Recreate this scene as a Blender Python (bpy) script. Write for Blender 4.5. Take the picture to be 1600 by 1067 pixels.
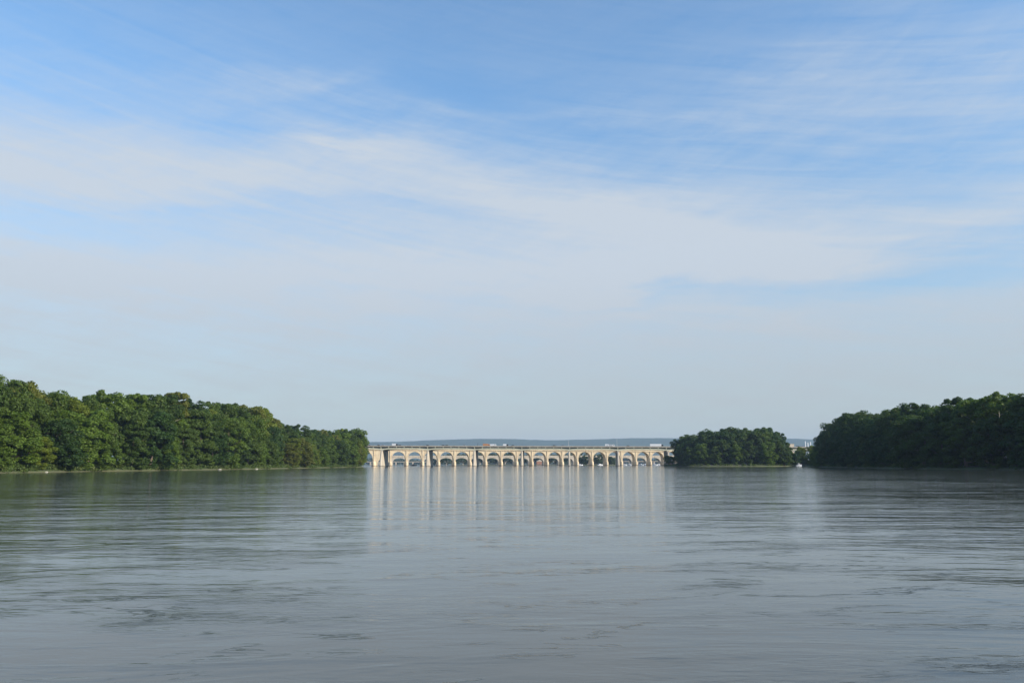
import bpy, math, random
import numpy as np
from mathutils import Vector, Matrix, Quaternion
PI = math.pi
R = math.radians
for o in list(bpy.data.objects):
    bpy.data.objects.remove(o)
scene = bpy.context.scene
col = scene.collection

# ------------------------------------------------------------------ camera
CAM_H, FPX, PITCH, ROLL = 2.5, 1256.0, 8.65, -0.11
cd = bpy.data.cameras.new('camera')
cam = bpy.data.objects.new('camera', cd)
col.objects.link(cam)
cd.sensor_width = 36.0
cd.lens = 36.0 * FPX / 1600.0
cd.clip_start, cd.clip_end = 0.1, 40000.0
ROT = Matrix.Rotation(R(90 + PITCH), 3, 'X') @ Matrix.Rotation(R(ROLL), 3, 'Z')
cam.rotation_euler = ROT.to_euler()
cam.location = (0, 0, CAM_H)
scene.camera = cam
scene.render.engine = 'CYCLES'
scene.render.resolution_x, scene.render.resolution_y = 1024, 682


def ray(px, py):
    """direction, in the world, of the sight line through a point of the 1600 x 1067 photograph"""
    return (ROT @ Vector((px - 800.0, 533.5 - py, -FPX))).normalized()


def at(px, py, Y):
    d = ray(px, py)
    k = Y / d.y
    return Vector((d.x * k, Y, CAM_H + d.z * k))


def azel(px, py):
    d = ray(px, py)
    return math.atan2(d.x, d.y), math.asin(d.z)


# ------------------------------------------------------------------ sun
SUN_AZ, SUN_EL = 113.0, 25.0
S = Vector((math.sin(R(SUN_AZ)) * math.cos(R(SUN_EL)), math.cos(R(SUN_AZ)) * math.cos(R(SUN_EL)), math.sin(R(SUN_EL))))
sd = bpy.data.lights.new('sun', 'SUN')
sd.energy = 4.6
sd.angle = R(0.5)
sd.color = (1.0, 0.90, 0.76)
sun = bpy.data.objects.new('sun', sd)
col.objects.link(sun)
sun.rotation_euler = S.to_track_quat('Z', 'Y').to_euler()
sun.location = S * 500

scene.view_settings.view_transform = 'Standard'
scene.view_settings.look = 'None'
scene.view_settings.gamma = 1.0
scene.view_settings.exposure = 0.60
scene.cycles.volume_bounces = 0
scene.cycles.max_bounces = 7
scene.cycles.transparent_max_bounces = 8
scene.cycles.caustics_reflective = False
scene.cycles.caustics_refractive = False
scene.cycles.use_denoising = True
scene.cycles.sample_clamp_indirect = 6.0


# ------------------------------------------------------------------ node helpers
class NT:
    def __init__(self, tree):
        self.t = tree
        self.n = tree.nodes
        self.l = tree.links

    def new(self, kind, **kw):
        n = self.n.new(kind)
        for k, v in kw.items():
            setattr(n, k, v)
        return n

    def put(self, sock, v):
        if isinstance(v, bpy.types.NodeSocket):
            self.l.new(v, sock)
        elif v is not None:
            sock.default_value = v

    def m(self, op, a, b=None, c=None, clamp=False):
        n = self.new('ShaderNodeMath', operation=op, use_clamp=clamp)
        self.put(n.inputs[0], a)
        if b is not None:
            self.put(n.inputs[1], b)
        if c is not None:
            self.put(n.inputs[2], c)
        return n.outputs[0]

    def noise(self, vec, scale, detail=3.0, rough=0.5, distort=0.0):
        n = self.new('ShaderNodeTexNoise')
        self.put(n.inputs['Vector'], vec)
        n.inputs['Scale'].default_value = scale
        n.inputs['Detail'].default_value = detail
        n.inputs['Roughness'].default_value = rough
        n.inputs['Distortion'].default_value = distort
        return n.outputs[0]

    def ramp(self, fac, stops, interp='LINEAR'):
        n = self.new('ShaderNodeValToRGB')
        self.put(n.inputs[0], fac)
        cr = n.color_ramp
        cr.interpolation = interp
        while len(cr.elements) < len(stops):
            cr.elements.new(0.5)
        for e, (p, c) in zip(cr.elements, stops):
            e.position = p
            e.color = (*c, 1) if len(c) == 3 else c
        return n.outputs[0]

    def sstep(self, v, a, b, lo=0.0, hi=1.0):
        n = self.new('ShaderNodeMapRange', interpolation_type='SMOOTHSTEP')
        self.put(n.inputs[0], v)
        for i, x in enumerate((a, b, lo, hi)):
            self.put(n.inputs[i + 1], x)
        return n.outputs[0]

    def xyz(self, x, y, z):
        n = self.new('ShaderNodeCombineXYZ')
        for i, v in enumerate((x, y, z)):
            self.put(n.inputs[i], v)
        return n.outputs[0]

    def mix(self, fac, a, b, blend='MIX'):
        n = self.new('ShaderNodeMix', data_type='RGBA', blend_type=blend)
        self.put(n.inputs[0], fac)
        self.put(n.inputs[6], (*a, 1) if isinstance(a, tuple) and len(a) == 3 else a)
        self.put(n.inputs[7], (*b, 1) if isinstance(b, tuple) and len(b) == 3 else b)
        return n.outputs[2]


# ------------------------------------------------------------------ sky with high thin cloud
world = bpy.data.worlds.new('World')
scene.world = world
world.use_nodes = True
T = NT(world.node_tree)
bg = world.node_tree.nodes['Background']
sky = T.new('ShaderNodeTexSky', sky_type='NISHITA', sun_disc=False)
sky.sun_elevation, sky.sun_rotation = R(SUN_EL), R(SUN_AZ)
sky.air_density, sky.dust_density, sky.ozone_density = 1.1, 0.2, 3.0
bg.inputs[1].default_value = 0.13
tc = T.new('ShaderNodeTexCoord')
sep = T.new('ShaderNodeSeparateXYZ')
T.l.new(tc.outputs['Generated'], sep.inputs[0])
sx, sy, sz = sep.outputs
AZ = T.m('ARCTAN2', sx, sy)
EL = T.m('ARCSINE', sz)
streak = T.xyz(T.m('MULTIPLY', AZ, 2.2), T.m('MULTIPLY', EL, 9.0), 0.0)
w1 = T.m('SUBTRACT', T.noise(streak, 1.6, 4, 0.55), 0.5)          # broad warp
w2 = T.m('SUBTRACT', T.noise(T.xyz(T.m('ADD', T.m('MULTIPLY', AZ, 6.0), T.m('MULTIPLY', EL, -4.0)), T.m('MULTIPLY', EL, 26.0), 3.0), 1.3, 6, 0.6, 0.4), 0.5)
WEL = T.m('ADD', EL, T.m('ADD', T.m('MULTIPLY', w1, 0.10), T.m('MULTIPLY', w2, 0.045)))


def band(x0, y0, x1, y1, half, amp, soft=0.45, grow=0.0):
    """a long soft streak between two points of the sky; half-thickness in photo pixels"""
    a0, e0 = azel(x0, y0)
    a1, e1 = azel(x1, y1)
    L = math.hypot(a1 - a0, e1 - e0)
    ca, sa = (a1 - a0) / L, (e1 - e0) / L
    da = T.m('SUBTRACT', AZ, (a0 + a1) / 2)
    de = T.m('SUBTRACT', WEL, (e0 + e1) / 2)
    u = T.m('ADD', T.m('MULTIPLY', da, ca), T.m('MULTIPLY', de, sa))
    v = T.m('SUBTRACT', T.m('MULTIPLY', de, ca), T.m('MULTIPLY', da, sa))
    hw = half / 1270.0
    if grow:
        w = T.m('MULTIPLY', T.m('ADD', T.m('MULTIPLY', u, grow / L), 1.0), hw)
        v = T.m('DIVIDE', v, T.m('MAXIMUM', w, hw * 0.12))
    else:
        v = T.m('DIVIDE', v, hw)
    gv = T.m('EXPONENT', T.m('MULTIPLY', T.m('MULTIPLY', v, v), -1.0))
    au = T.m('ABSOLUTE', u)
    gu = T.sstep(au, L * (0.5 + soft), L * max(0.02, 0.5 - soft), 0.0, 1.0)
    return T.m('MULTIPLY', T.m('MULTIPLY', gv, gu), amp)


def esm(x, lo_px, hi_px):
    return azel(x, lo_px)[1], azel(x, hi_px)[1]


# lower veil: dense under about 18 degrees, thinning upward
e_full, e_none = azel(800, 480)[1], azel(800, 285)[1]
veil = T.sstep(WEL, e_none, e_full, 0.0, 0.80)
e_a, e_b = azel(800, 40)[1], azel(800, 420)[1]
veil2 = T.sstep(WEL, e_a, e_b, 0.12, 0.50)
dens = T.m('MAXIMUM', veil, veil2)
for b_ in (
        band(-250, 205, 560, 258, 50, 0.36, 0.30),
        band(-200, 262, 700, 300, 46, 0.22, 0.30),
        band(430, 205, 640, 240, 13, 0.34, 0.35),
        band(560, 250, 1120, 350, 34, 0.34, 0.35),
        band(800, 345, 1320, 385, 66, 0.34, 0.35),
        band(520, 390, 1150, 440, 55, 0.24, 0.35),
        band(1060, 400, 1620, 335, 22, 0.26, 0.35),
        band(1330, 330, 1900, 290, 30, 0.20, 0.35),
        band(1150, 130, 1900, 60, 80, 0.16, 0.3),
        band(330, 145, 560, 105, 17, 0.20, 0.35),
        band(560, 150, 1250, 170, 14, 0.12, 0.3),
        band(-200, 400, 700, 390, 60, 0.22, 0.3)):
    dens = T.m('ADD', dens, b_)
for b_ in (
        band(980, 470, 1700, 392, 26, 0.42, 0.30, 1.2),
        band(-100, 335, 560, 325, 18, 0.16, 0.3),
        band(1150, 255, 1700, 260, 40, 0.15, 0.3),
        band(650, 120, 1000, 230, 34, 0.12, 0.3)):
    dens = T.m('SUBTRACT', dens, b_)
fib = T.m('SUBTRACT', T.noise(T.xyz(T.m('ADD', T.m('MULTIPLY', AZ, 5.0), T.m('MULTIPLY', EL, 6.0)), T.m('ADD', T.m('MULTIPLY', EL, 60.0), T.m('MULTIPLY', AZ, 9.0)), 9.0), 1.0, 7, 0.68, 0.7), 0.5)
fib2 = T.m('SUBTRACT', T.noise(T.xyz(T.m('MULTIPLY', AZ, 9.0), T.m('SUBTRACT', T.m('MULTIPLY', EL, 34.0), T.m('MULTIPLY', AZ, 14.0)), 4.0), 1.0, 7, 0.7, 0.5), 0.5)
fine = T.m('ADD', T.m('MULTIPLY', w2, 0.45), T.m('ADD', T.m('MULTIPLY', fib, 0.70), T.m('MULTIPLY', fib2, 0.36)))
fine = T.m('MULTIPLY', fine, T.sstep(EL, azel(800, 640)[1], azel(800, 400)[1], 0.35, 1.0))
dens = T.m('ADD', dens, T.m('MULTIPLY', fine, T.sstep(dens, 0.0, 0.35)))
dens = T.m('MINIMUM', T.m('MAXIMUM', dens, 0.02), 0.93)
ccol = T.mix(T.sstep(EL, azel(800, 690)[1], azel(800, 390)[1]), (2.58, 2.66, 2.68), (3.15, 3.46, 3.82))
clear = T.mix(1.0, sky.outputs[0], T.mix(T.sstep(EL, R(9), R(27)), (0.72, 0.86, 0.90), (0.80, 1.06, 1.16)), 'MULTIPLY')
mixed = T.mix(dens, clear, ccol)
T.l.new(mixed, bg.inputs[0])


# ------------------------------------------------------------------ materials
def mat(name):
    m = bpy.data.materials.new(name)
    m.use_nodes = True
    t = NT(m.node_tree)
    return m, t, m.node_tree.nodes['Principled BSDF']


def simple(name, color, rough=0.7, var=0.15, scale=1.0, metal=0.0):
    m, t, p = mat(name)
    c = t.new('ShaderNodeTexCoord')
    n = t.noise(c.outputs['Object'], scale, 4, 0.6)
    dark = tuple(x * (1 - var) for x in color)
    lite = tuple(min(1, x * (1 + var)) for x in color)
    t.l.new(t.ramp(n, [(0.3, dark), (0.7, lite)]), p.inputs['Base Color'])
    p.inputs['Roughness'].default_value = rough
    p.inputs['Metallic'].default_value = metal
    return m


def concrete(name, color, stain):
    m, t, p = mat(name)
    c = t.new('ShaderNodeTexCoord')
    mp = t.new('ShaderNodeMapping')
    mp.inputs['Scale'].default_value = (1.0, 1.0, 0.22)
    t.l.new(c.outputs['Object'], mp.inputs[0])
    a = t.noise(mp.outputs[0], 0.45, 5, 0.65)
    b = t.noise(c.outputs['Object'], 0.08, 3, 0.5)
    base = t.ramp(a, [(0.33, stain), (0.52, color), (0.75, tuple(min(1, x * 1.1) for x in color))])
    base = t.mix(t.sstep(b, 0.40, 0.70, 0.0, 0.28), base, stain)
    gp = t.new('ShaderNodeNewGeometry')
    sz_ = t.new('ShaderNodeSeparateXYZ')
    t.l.new(gp.outputs['Position'], sz_.inputs[0])
    lvl = t.m('ADD', sz_.outputs[2], t.m('MULTIPLY', t.m('SUBTRACT', a, 0.5), 2.4))
    base = t.mix(t.sstep(lvl, 0.5, 1.5, 0.8, 0.0), base, tuple(x * 0.35 for x in stain))
    t.l.new(base, p.inputs['Base Color'])
    p.inputs['Roughness'].default_value = 0.85
    return m


M = {}
M['arch_concrete'] = concrete('arch_concrete', (0.68, 0.56, 0.38), (0.48, 0.37, 0.24))
M['pale_concrete'] = concrete('pale_concrete', (0.46, 0.41, 0.33), (0.32, 0.28, 0.22))
M['far_concrete'] = concrete('far_concrete', (0.55, 0.48, 0.38), (0.42, 0.36, 0.28))
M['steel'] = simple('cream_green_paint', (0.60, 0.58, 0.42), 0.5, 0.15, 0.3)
M['dark_steel'] = simple('shade_darkened_steel', (0.20, 0.19, 0.14), 0.6, 0.2, 0.3)  # girder webs: shade under the deck overhang painted in as a darker colour
M['asphalt'] = simple('asphalt', (0.06, 0.06, 0.06), 0.9)
M['galv'] = simple('galvanised', (0.55, 0.57, 0.58), 0.4, 0.05, 1.0, 0.3)
M['dark_metal'] = simple('dark_metal', (0.05, 0.055, 0.06), 0.5)
M['lamp_glass'] = simple('lamp_glass', (0.7, 0.7, 0.7), 0.2, 0.03)
M['tyre'] = simple('tyre', (0.02, 0.02, 0.02), 0.8)
M['glass'] = simple('dark_glass', (0.02, 0.025, 0.03), 0.08)
M['white_paint'] = simple('white_paint', (0.78, 0.79, 0.80), 0.35, 0.03)
M['black_paint'] = simple('black_paint', (0.02, 0.022, 0.028), 0.3, 0.05)
M['silver_paint'] = simple('silver_paint', (0.45, 0.47, 0.5), 0.35, 0.04)
M['orange_paint'] = simple('orange_paint', (0.50, 0.24, 0.12), 0.45, 0.06)
M['brick'] = simple('brick', (0.33, 0.17, 0.11), 0.9, 0.2, 0.5)
M['slate'] = simple('slate_blue', (0.10, 0.11, 0.16), 0.6, 0.1)
M['bark'] = simple('bark', (0.13, 0.10, 0.075), 0.9, 0.35, 1.5)
M['pale_bark'] = simple('pale_bark', (0.36, 0.33, 0.27), 0.9, 0.35, 1.0)


def foliage(name, dark, mid, lite, trans=0.42, use_tint=True):
    m, t, p = mat(name)
    c = t.new('ShaderNodeTexCoord')
    oi = t.new('ShaderNodeObjectInfo')
    n1 = t.noise(c.outputs['Object'], 0.22, 2, 0.5)
    n2 = t.noise(c.outputs['Object'], 1.6, 2, 0.6)
    f = t.m('ADD', t.m('MULTIPLY', n1, 0.6), t.m('MULTIPLY', n2, 0.4))
    base = t.ramp(f, [(0.34, dark), (0.50, mid), (0.66, lite)])
    if use_tint:
        base = t.mix(1.0, base, oi.outputs['Color'], 'MULTIPLY')
    t.l.new(base, p.inputs['Base Color'])
    p.inputs['Roughness'].default_value = 0.55
    p.inputs['Specular IOR Level'].default_value = 0.25
    tr = t.new('ShaderNodeBsdfTranslucent')
    t.l.new(t.mix(1.0, base, (1.15, 1.25, 0.55), 'MULTIPLY'), tr.inputs[0])
    ms = t.new('ShaderNodeMixShader')
    ms.inputs[0].default_value = trans
    out = [x for x in m.node_tree.nodes if x.type == 'OUTPUT_MATERIAL'][0]
    t.l.new(p.outputs[0], ms.inputs[1])
    t.l.new(tr.outputs[0], ms.inputs[2])
    t.l.new(ms.outputs[0], out.inputs[0])
    return m


M['leaf'] = foliage('leaf', (0.056, 0.092, 0.016), (0.078, 0.125, 0.021), (0.100, 0.150, 0.027))
M['shrub'] = foliage('shrub_leaf', (0.050, 0.085, 0.020), (0.080, 0.125, 0.028), (0.125, 0.150, 0.045), 0.3, False)
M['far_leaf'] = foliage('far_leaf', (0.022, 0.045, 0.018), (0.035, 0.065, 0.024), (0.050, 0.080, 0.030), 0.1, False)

# earth of the banks: pale silt near the water, dark leaf litter above
m, t, p = mat('bank_earth')
g = t.new('ShaderNodeNewGeometry')
sp = t.new('ShaderNodeSeparateXYZ')
t.l.new(g.outputs['Position'], sp.inputs[0])
nz = t.noise(g.outputs['Position'], 0.09, 3, 0.6)
hgt = t.m('ADD', sp.outputs[2], t.m('MULTIPLY', t.m('SUBTRACT', nz, 0.5), 1.6))
t.l.new(t.ramp(t.sstep(hgt, 0.0, 1.2), [(0.0, (0.11, 0.11, 0.05)), (0.3, (0.08, 0.10, 0.035)), (0.6, (0.06, 0.09, 0.025)), (1.0, (0.05, 0.045, 0.03))]), p.inputs['Base Color'])
p.inputs['Roughness'].default_value = 0.95
M['earth'] = m
M['bed'] = simple('river_bed', (0.10, 0.09, 0.07), 0.95)
m, t, p = mat('hill_wood')
g = t.new('ShaderNodeNewGeometry')
nz = t.noise(g.outputs['Position'], 0.004, 6, 0.65)
t.l.new(t.ramp(nz, [(0.35, (0.022, 0.045, 0.020)), (0.65, (0.045, 0.075, 0.030))]), p.inputs['Base Color'])
p.inputs['Roughness'].default_value = 0.9
M['hill'] = m

# water: turbid river with low wind ripples
m, t, p = mat('river_water')
g = t.new('ShaderNodeNewGeometry')
pos = g.outputs['Position']
sp = t.new('ShaderNodeSeparateXYZ')
t.l.new(pos, sp.inputs[0])
X_, Y_ = sp.outputs[0], sp.outputs[1]


def stretched(ax, ay, z, rot=0.0):
    c, s = math.cos(rot), math.sin(rot)
    u = t.m('ADD', t.m('MULTIPLY', X_, c * ax), t.m('MULTIPLY', Y_, s * ax))
    v = t.m('SUBTRACT', t.m('MULTIPLY', Y_, c * ay), t.m('MULTIPLY', X_, s * ay))
    return t.xyz(u, v, z)


calm = t.noise(stretched(0.020, 0.035, 5.0), 1.0, 3, 0.55, 0.6)     # where the wind touches
calm2 = t.noise(stretched(0.25, 0.50, 8.0, 0.1), 1.0, 3, 0.6, 0.8)
gust = t.sstep(calm, 0.38, 0.66, 0.35, 1.0)
swell = t.noise(stretched(0.12, 0.42, 0.0, 0.08), 1.0, 2, 0.5)
wave = t.noise(stretched(1.0, 3.1, 1.0, -0.06), 1.0, 3, 0.55, 0.3)
rip = t.noise(stretched(2.4, 6.2, 2.0, 0.05), 1.0, 5, 0.68, 0.7)
crest = t.m('POWER', t.m('SUBTRACT', 1.0, t.m('ABSOLUTE', t.m('SUBTRACT', t.m('MULTIPLY', t.noise(stretched(0.62, 2.3, 4.0, 0.07), 1.0, 4, 0.6, 0.8), 2.0), 1.0)), clamp=True), 40.0)
crest = t.m('MULTIPLY', crest, t.sstep(calm2, 0.50, 0.72))
h = t.m('ADD', t.m('MULTIPLY', swell, 0.034), t.m('MULTIPLY', t.m('MULTIPLY', t.noise(stretched(0.10, 0.26, 21.0, -0.1), 1.0, 4, 0.6, 0.4), gust), 0.13))
patch = t.sstep(t.noise(stretched(0.11, 0.30, 17.0, 0.12), 1.0, 4, 0.62, 0.9), 0.44, 0.68, 0.16, 1.0)
h = t.m('ADD', h, t.m('MULTIPLY', t.m('MULTIPLY', wave, patch), 0.0180))
h = t.m('ADD', h, t.m('MULTIPLY', t.m('MULTIPLY', t.noise(stretched(0.42, 1.25, 31.0, 0.04), 1.0, 4, 0.6, 0.5), gust), 0.030))
h = t.m('ADD', h, t.m('MULTIPLY', t.m('MULTIPLY', rip, t.m('MULTIPLY', patch, t.sstep(calm2, 0.42, 0.70, 0.42, 1.0))), 0.0110))
h = t.m('ADD', h, t.m('MULTIPLY', crest, 0.0085))
bp = t.new('ShaderNodeBump')
bp.inputs['Strength'].default_value = 1.0
bp.inputs['Distance'].default_value = 1.0
t.l.new(h, bp.inputs['Height'])
# facets of the small waves, as slopes: they keep their spread at any distance
nf = t.new('ShaderNodeTexNoise')
t.l.new(stretched(1.3, 2.9, 41.0, 0.03), nf.inputs['Vector'])
nf.inputs['Scale'].default_value = 1.0
nf.inputs['Detail'].default_value = 3.0
nf.inputs['Roughness'].default_value = 0.6
sc_ = t.new('ShaderNodeSeparateColor')
t.l.new(nf.outputs['Color'], sc_.inputs[0])
slx = t.m('MULTIPLY', t.m('SUBTRACT', sc_.outputs[0], 0.5), t.m('MULTIPLY', patch, 0.09))
sly = t.m('MULTIPLY', t.m('SUBTRACT', sc_.outputs[1], 0.5), t.m('MULTIPLY', patch, 0.11))
va_ = t.new('ShaderNodeVectorMath', operation='ADD')
t.l.new(bp.outputs[0], va_.inputs[0])
t.l.new(t.xyz(slx, sly, 0.0), va_.inputs[1])
vn_ = t.new('ShaderNodeVectorMath', operation='NORMALIZE')
t.l.new(va_.outputs[0], vn_.inputs[0])
t.l.new(vn_.outputs[0], p.inputs['Normal'])
silt = t.noise(stretched(0.03, 0.05, 11.0), 1.0, 3, 0.5, 0.5)
t.l.new(t.ramp(silt, [(0.3, (0.046, 0.053, 0.047)), (0.7, (0.062, 0.068, 0.060))]), p.inputs['Base Color'])
p.inputs['Roughness'].default_value = 0.06
p.inputs['IOR'].default_value = 1.333
M['water'] = m


# ------------------------------------------------------------------ mesh helpers
def tag(o, label=None, cat=None, group=None, kind=None):
    if label: o['label'] = label
    if cat: o['category'] = cat
    if group: o['group'] = group
    if kind: o['kind'] = kind
    return o


def empty(name, loc=(0, 0, 0), rz=0.0):
    o = bpy.data.objects.new(name, None)
    o.empty_display_size = 1.0
    col.objects.link(o)
    o.location = loc
    o.rotation_euler = (0, 0, rz)
    return o


def link(name, me, parent=None):
    o = bpy.data.objects.new(name, me)
    col.objects.link(o)
    o.parent = parent
    return o


def copy_tree(o, parent=None):
    c = o.copy()
    col.objects.link(c)
    c.parent = parent
    for ch in o.children:
        copy_tree(ch, c)
    return c


class MB:
    """collects shapes, then makes one mesh"""

    def __init__(self):
        self.v, self.f = [], []

    def add(self, vs, fs):
        b = len(self.v)
        self.v += [tuple(v) for v in vs]
        self.f += [tuple(i + b for i in f) for f in fs]

    def box(self, x0, x1, y0, y1, z0, z1):
        self.add([(x0, y0, z0), (x1, y0, z0), (x1, y1, z0), (x0, y1, z0), (x0, y0, z1), (x1, y0, z1), (x1, y1, z1), (x0, y1, z1)],
                 [(0, 3, 2, 1), (4, 5, 6, 7), (0, 1, 5, 4), (1, 2, 6, 5), (2, 3, 7, 6), (3, 0, 4, 7)])

    def prism(self, prof, a0, a1, axis='y'):
        """closed profile in the other two axes, extruded"""
        n = len(prof)
        if axis == 'y':
            vs = [(p[0], a0, p[1]) for p in prof] + [(p[0], a1, p[1]) for p in prof]
        elif axis == 'x':
            vs = [(a0, p[0], p[1]) for p in prof] + [(a1, p[0], p[1]) for p in prof]
        else:
            vs = [(p[0], p[1], a0) for p in prof] + [(p[0], p[1], a1) for p in prof]
        fs = [tuple(range(n - 1, -1, -1)), tuple(range(n, 2 * n))]
        fs += [(i, (i + 1) % n, n + (i + 1) % n, n + i) for i in range(n)]
        self.add(vs, fs)

    def loft(self, rings, cap=True):
        n = len(rings[0])
        vs = [p for r in rings for p in r]
        fs = []
        for k in range(len(rings) - 1):
            for i in range(n):
                j = (i + 1) % n
                fs.append((k * n + i, k * n + j, (k + 1) * n + j, (k + 1) * n + i))
        if cap:
            fs.append(tuple(range(n - 1, -1, -1)))
            fs.append(tuple((len(rings) - 1) * n + i for i in range(n)))
        self.add(vs, fs)

    def tube(self, pts, rad, n=7):
        pts = [Vector(p) for p in pts]
        rings = []
        for i, p in enumerate(pts):
            d = (pts[min(i + 1, len(pts) - 1)] - pts[max(i - 1, 0)]).normalized()
            a = d.orthogonal().normalized()
            b = d.cross(a)
            r = rad[i] if isinstance(rad, (list, tuple)) else rad
            rings.append([p + (a * math.cos(2 * PI * k / n) + b * math.sin(2 * PI * k / n)) * r for k in range(n)])
        self.loft(rings)

    def build(self, name, m, parent=None, bevel=0.0, fix=True):
        me = bpy.data.meshes.new(name)
        me.from_pydata(self.v, [], self.f)
        me.materials.append(m)
        if fix:
            import bmesh
            bm = bmesh.new()
            bm.from_mesh(me)
            bmesh.ops.recalc_face_normals(bm, faces=bm.faces)
            bm.to_mesh(me)
            bm.free()
        o = link(name, me, parent)
        if bevel:
            md = o.modifiers.new('bevel', 'BEVEL')
            md.width = bevel
            md.segments = 2
            md.limit_method = 'ANGLE'
        return o


# ------------------------------------------------------------------ terrain
bed = MB()
bed.box(-9900, 9900, -3000, 12400, -4.0, -3.0)
tag(bed.build('ground', M['bed']), kind='structure')
wm = MB()
wm.add([(-9800, -2900, 0), (9800, -2900, 0), (9800, 12300, 0), (-9800, 12300, 0)], [(0, 1, 2, 3)])
tag(wm.build('water', M['water'], fix=False), 'grey green river rippled by light wind', 'water', kind='structure')


def lerp_tab(tab, x):
    if x <= tab[0][0]: return tab[0][1]
    for (a, va), (b, vb) in zip(tab, tab[1:]):
        if x <= b:
            return va + (vb - va) * (x - a) / (b - a)
    return tab[-1][1]


LSH = [(-2000, -330), (60, -178), (200, -163), (252, -157), (305, -155), (361, -143), (423, -134), (557, -132), (640, -126), (672, -122), (692, -128), (740, -190), (800, -260)]
RSH = [(-2000, 300), (100, 205), (288, 183), (341, 170), (407, 177), (480, 192), (575, 208), (592, 214), (620, 250), (660, 330)]


def bank(name, tab, sgn, ymax, width=700, hmax=4.0):
    rnd = random.Random(5)
    ys = [-1500, -800, -300, 0] + [60 + 6 * i for i in range(int((ymax - 60) / 6) + 1)]
    prof = [(-14, -3.2), (-3, -0.9), (0, 0.0), (1.2, 0.30), (3.0, 0.65), (7, 1.3), (16, 2.4), (40, hmax), (width, hmax + 6)]
    vs, fs = [], []
    for y in ys:
        x0 = lerp_tab(tab, y)
        jit = 1.3 * math.sin(y * 0.13) + 0.9 * math.sin(y * 0.31 + 1) + rnd.uniform(-.3, .3)
        for d, z in prof:
            vs.append((x0 + sgn * (d + jit), y, z + (rnd.uniform(-.1, .1) if z > .2 else 0)))
    n = len(prof)
    for i in range(len(ys) - 1):
        for k in range(n - 1):
            a = i * n + k
            fs.append((a, a + 1, a + n + 1, a + n))
    mb = MB()
    mb.add(vs, fs)
    return tag(mb.build(name, M['earth']), kind='structure')


bank('river_bank', LSH, -1, 800)
bank('river_bank', RSH, 1, 660)


def island(name, cx, cy, rx, ry, h):
    rings = []
    for s, z in ((1.12, -3.2), (1.0, 0.0), (0.97, 0.5), (0.85, 1.3), (0.5, h), (0.1, h)):
        rings.append([(cx + rx * s * math.cos(a) * (1 + .05 * math.sin(3 * a)), cy + ry * s * math.sin(a), z) for a in [2 * PI * k / 40 for k in range(40)]])
    mb = MB()
    mb.loft(rings)
    return tag(mb.build(name, M['earth']), kind='structure')


island('island', 182, 690, 53, 42, 2.2)
island('island', 262, 740, 42, 38, 2.0)
island('island', 60, 1620, 170, 90, 2.0)
island('island', 127, 1235, 34, 26, 1.2)

# far flood plain and ridge
fl = MB()
fl.box(-9700, 9700, 3000, 12200, -2.8, 0.8)
tag(fl.build('terrain', M['earth']), kind='structure')
HSK = [(-1500, 694), (-400, 692), (300, 690.5), (570, 690), (620, 690.3), (660, 688), (700, 686.6), (740, 685.8), (785, 685.4), (830, 687), (860, 687.6), (900, 686.8), (940, 685.8), (960, 685.2), (1000, 684.2), (1060, 684.4), (1150, 686), (1240, 685.2), (1270, 686.5), (1500, 688), (2600, 690)]
YH = 8000.0
vs, fs = [], []
rnd = random.Random(3)
pxs = [-1500 + 12 * i for i in range(342)]
prof = [(-2600, 0.0), (-1700, 0.16), (-1000, 0.42), (-500, 0.74), (-150, 0.95), (0, 1.0), (500, 0.9), (2500, 0.3)]
for px in pxs:
    q = at(px, lerp_tab(HSK, px), YH)
    for k, (dy, fz) in enumerate(prof):
        wob = rnd.uniform(-1, 1)
        vs.append((q.x * (1 + dy / YH * 0.2), YH + dy + wob * 50 * (k not in (5,)), 0.6 + q.z * fz * (1 + (0.03 * wob if k != 5 else 0.0)) + (wob * 2.0 if k == 5 else 0)))
n = len(prof)
for i in range(len(pxs) - 1):
    for k in range(n - 1):
        a = i * n + k
        fs.append((a, a + 1, a + n + 1, a + n))
hb = MB()
hb.add(vs, fs)
ho = hb.build('hills', M['hill'])
for pl in ho.data.polygons: pl.use_smooth = True
tag(ho, kind='structure')


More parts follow.
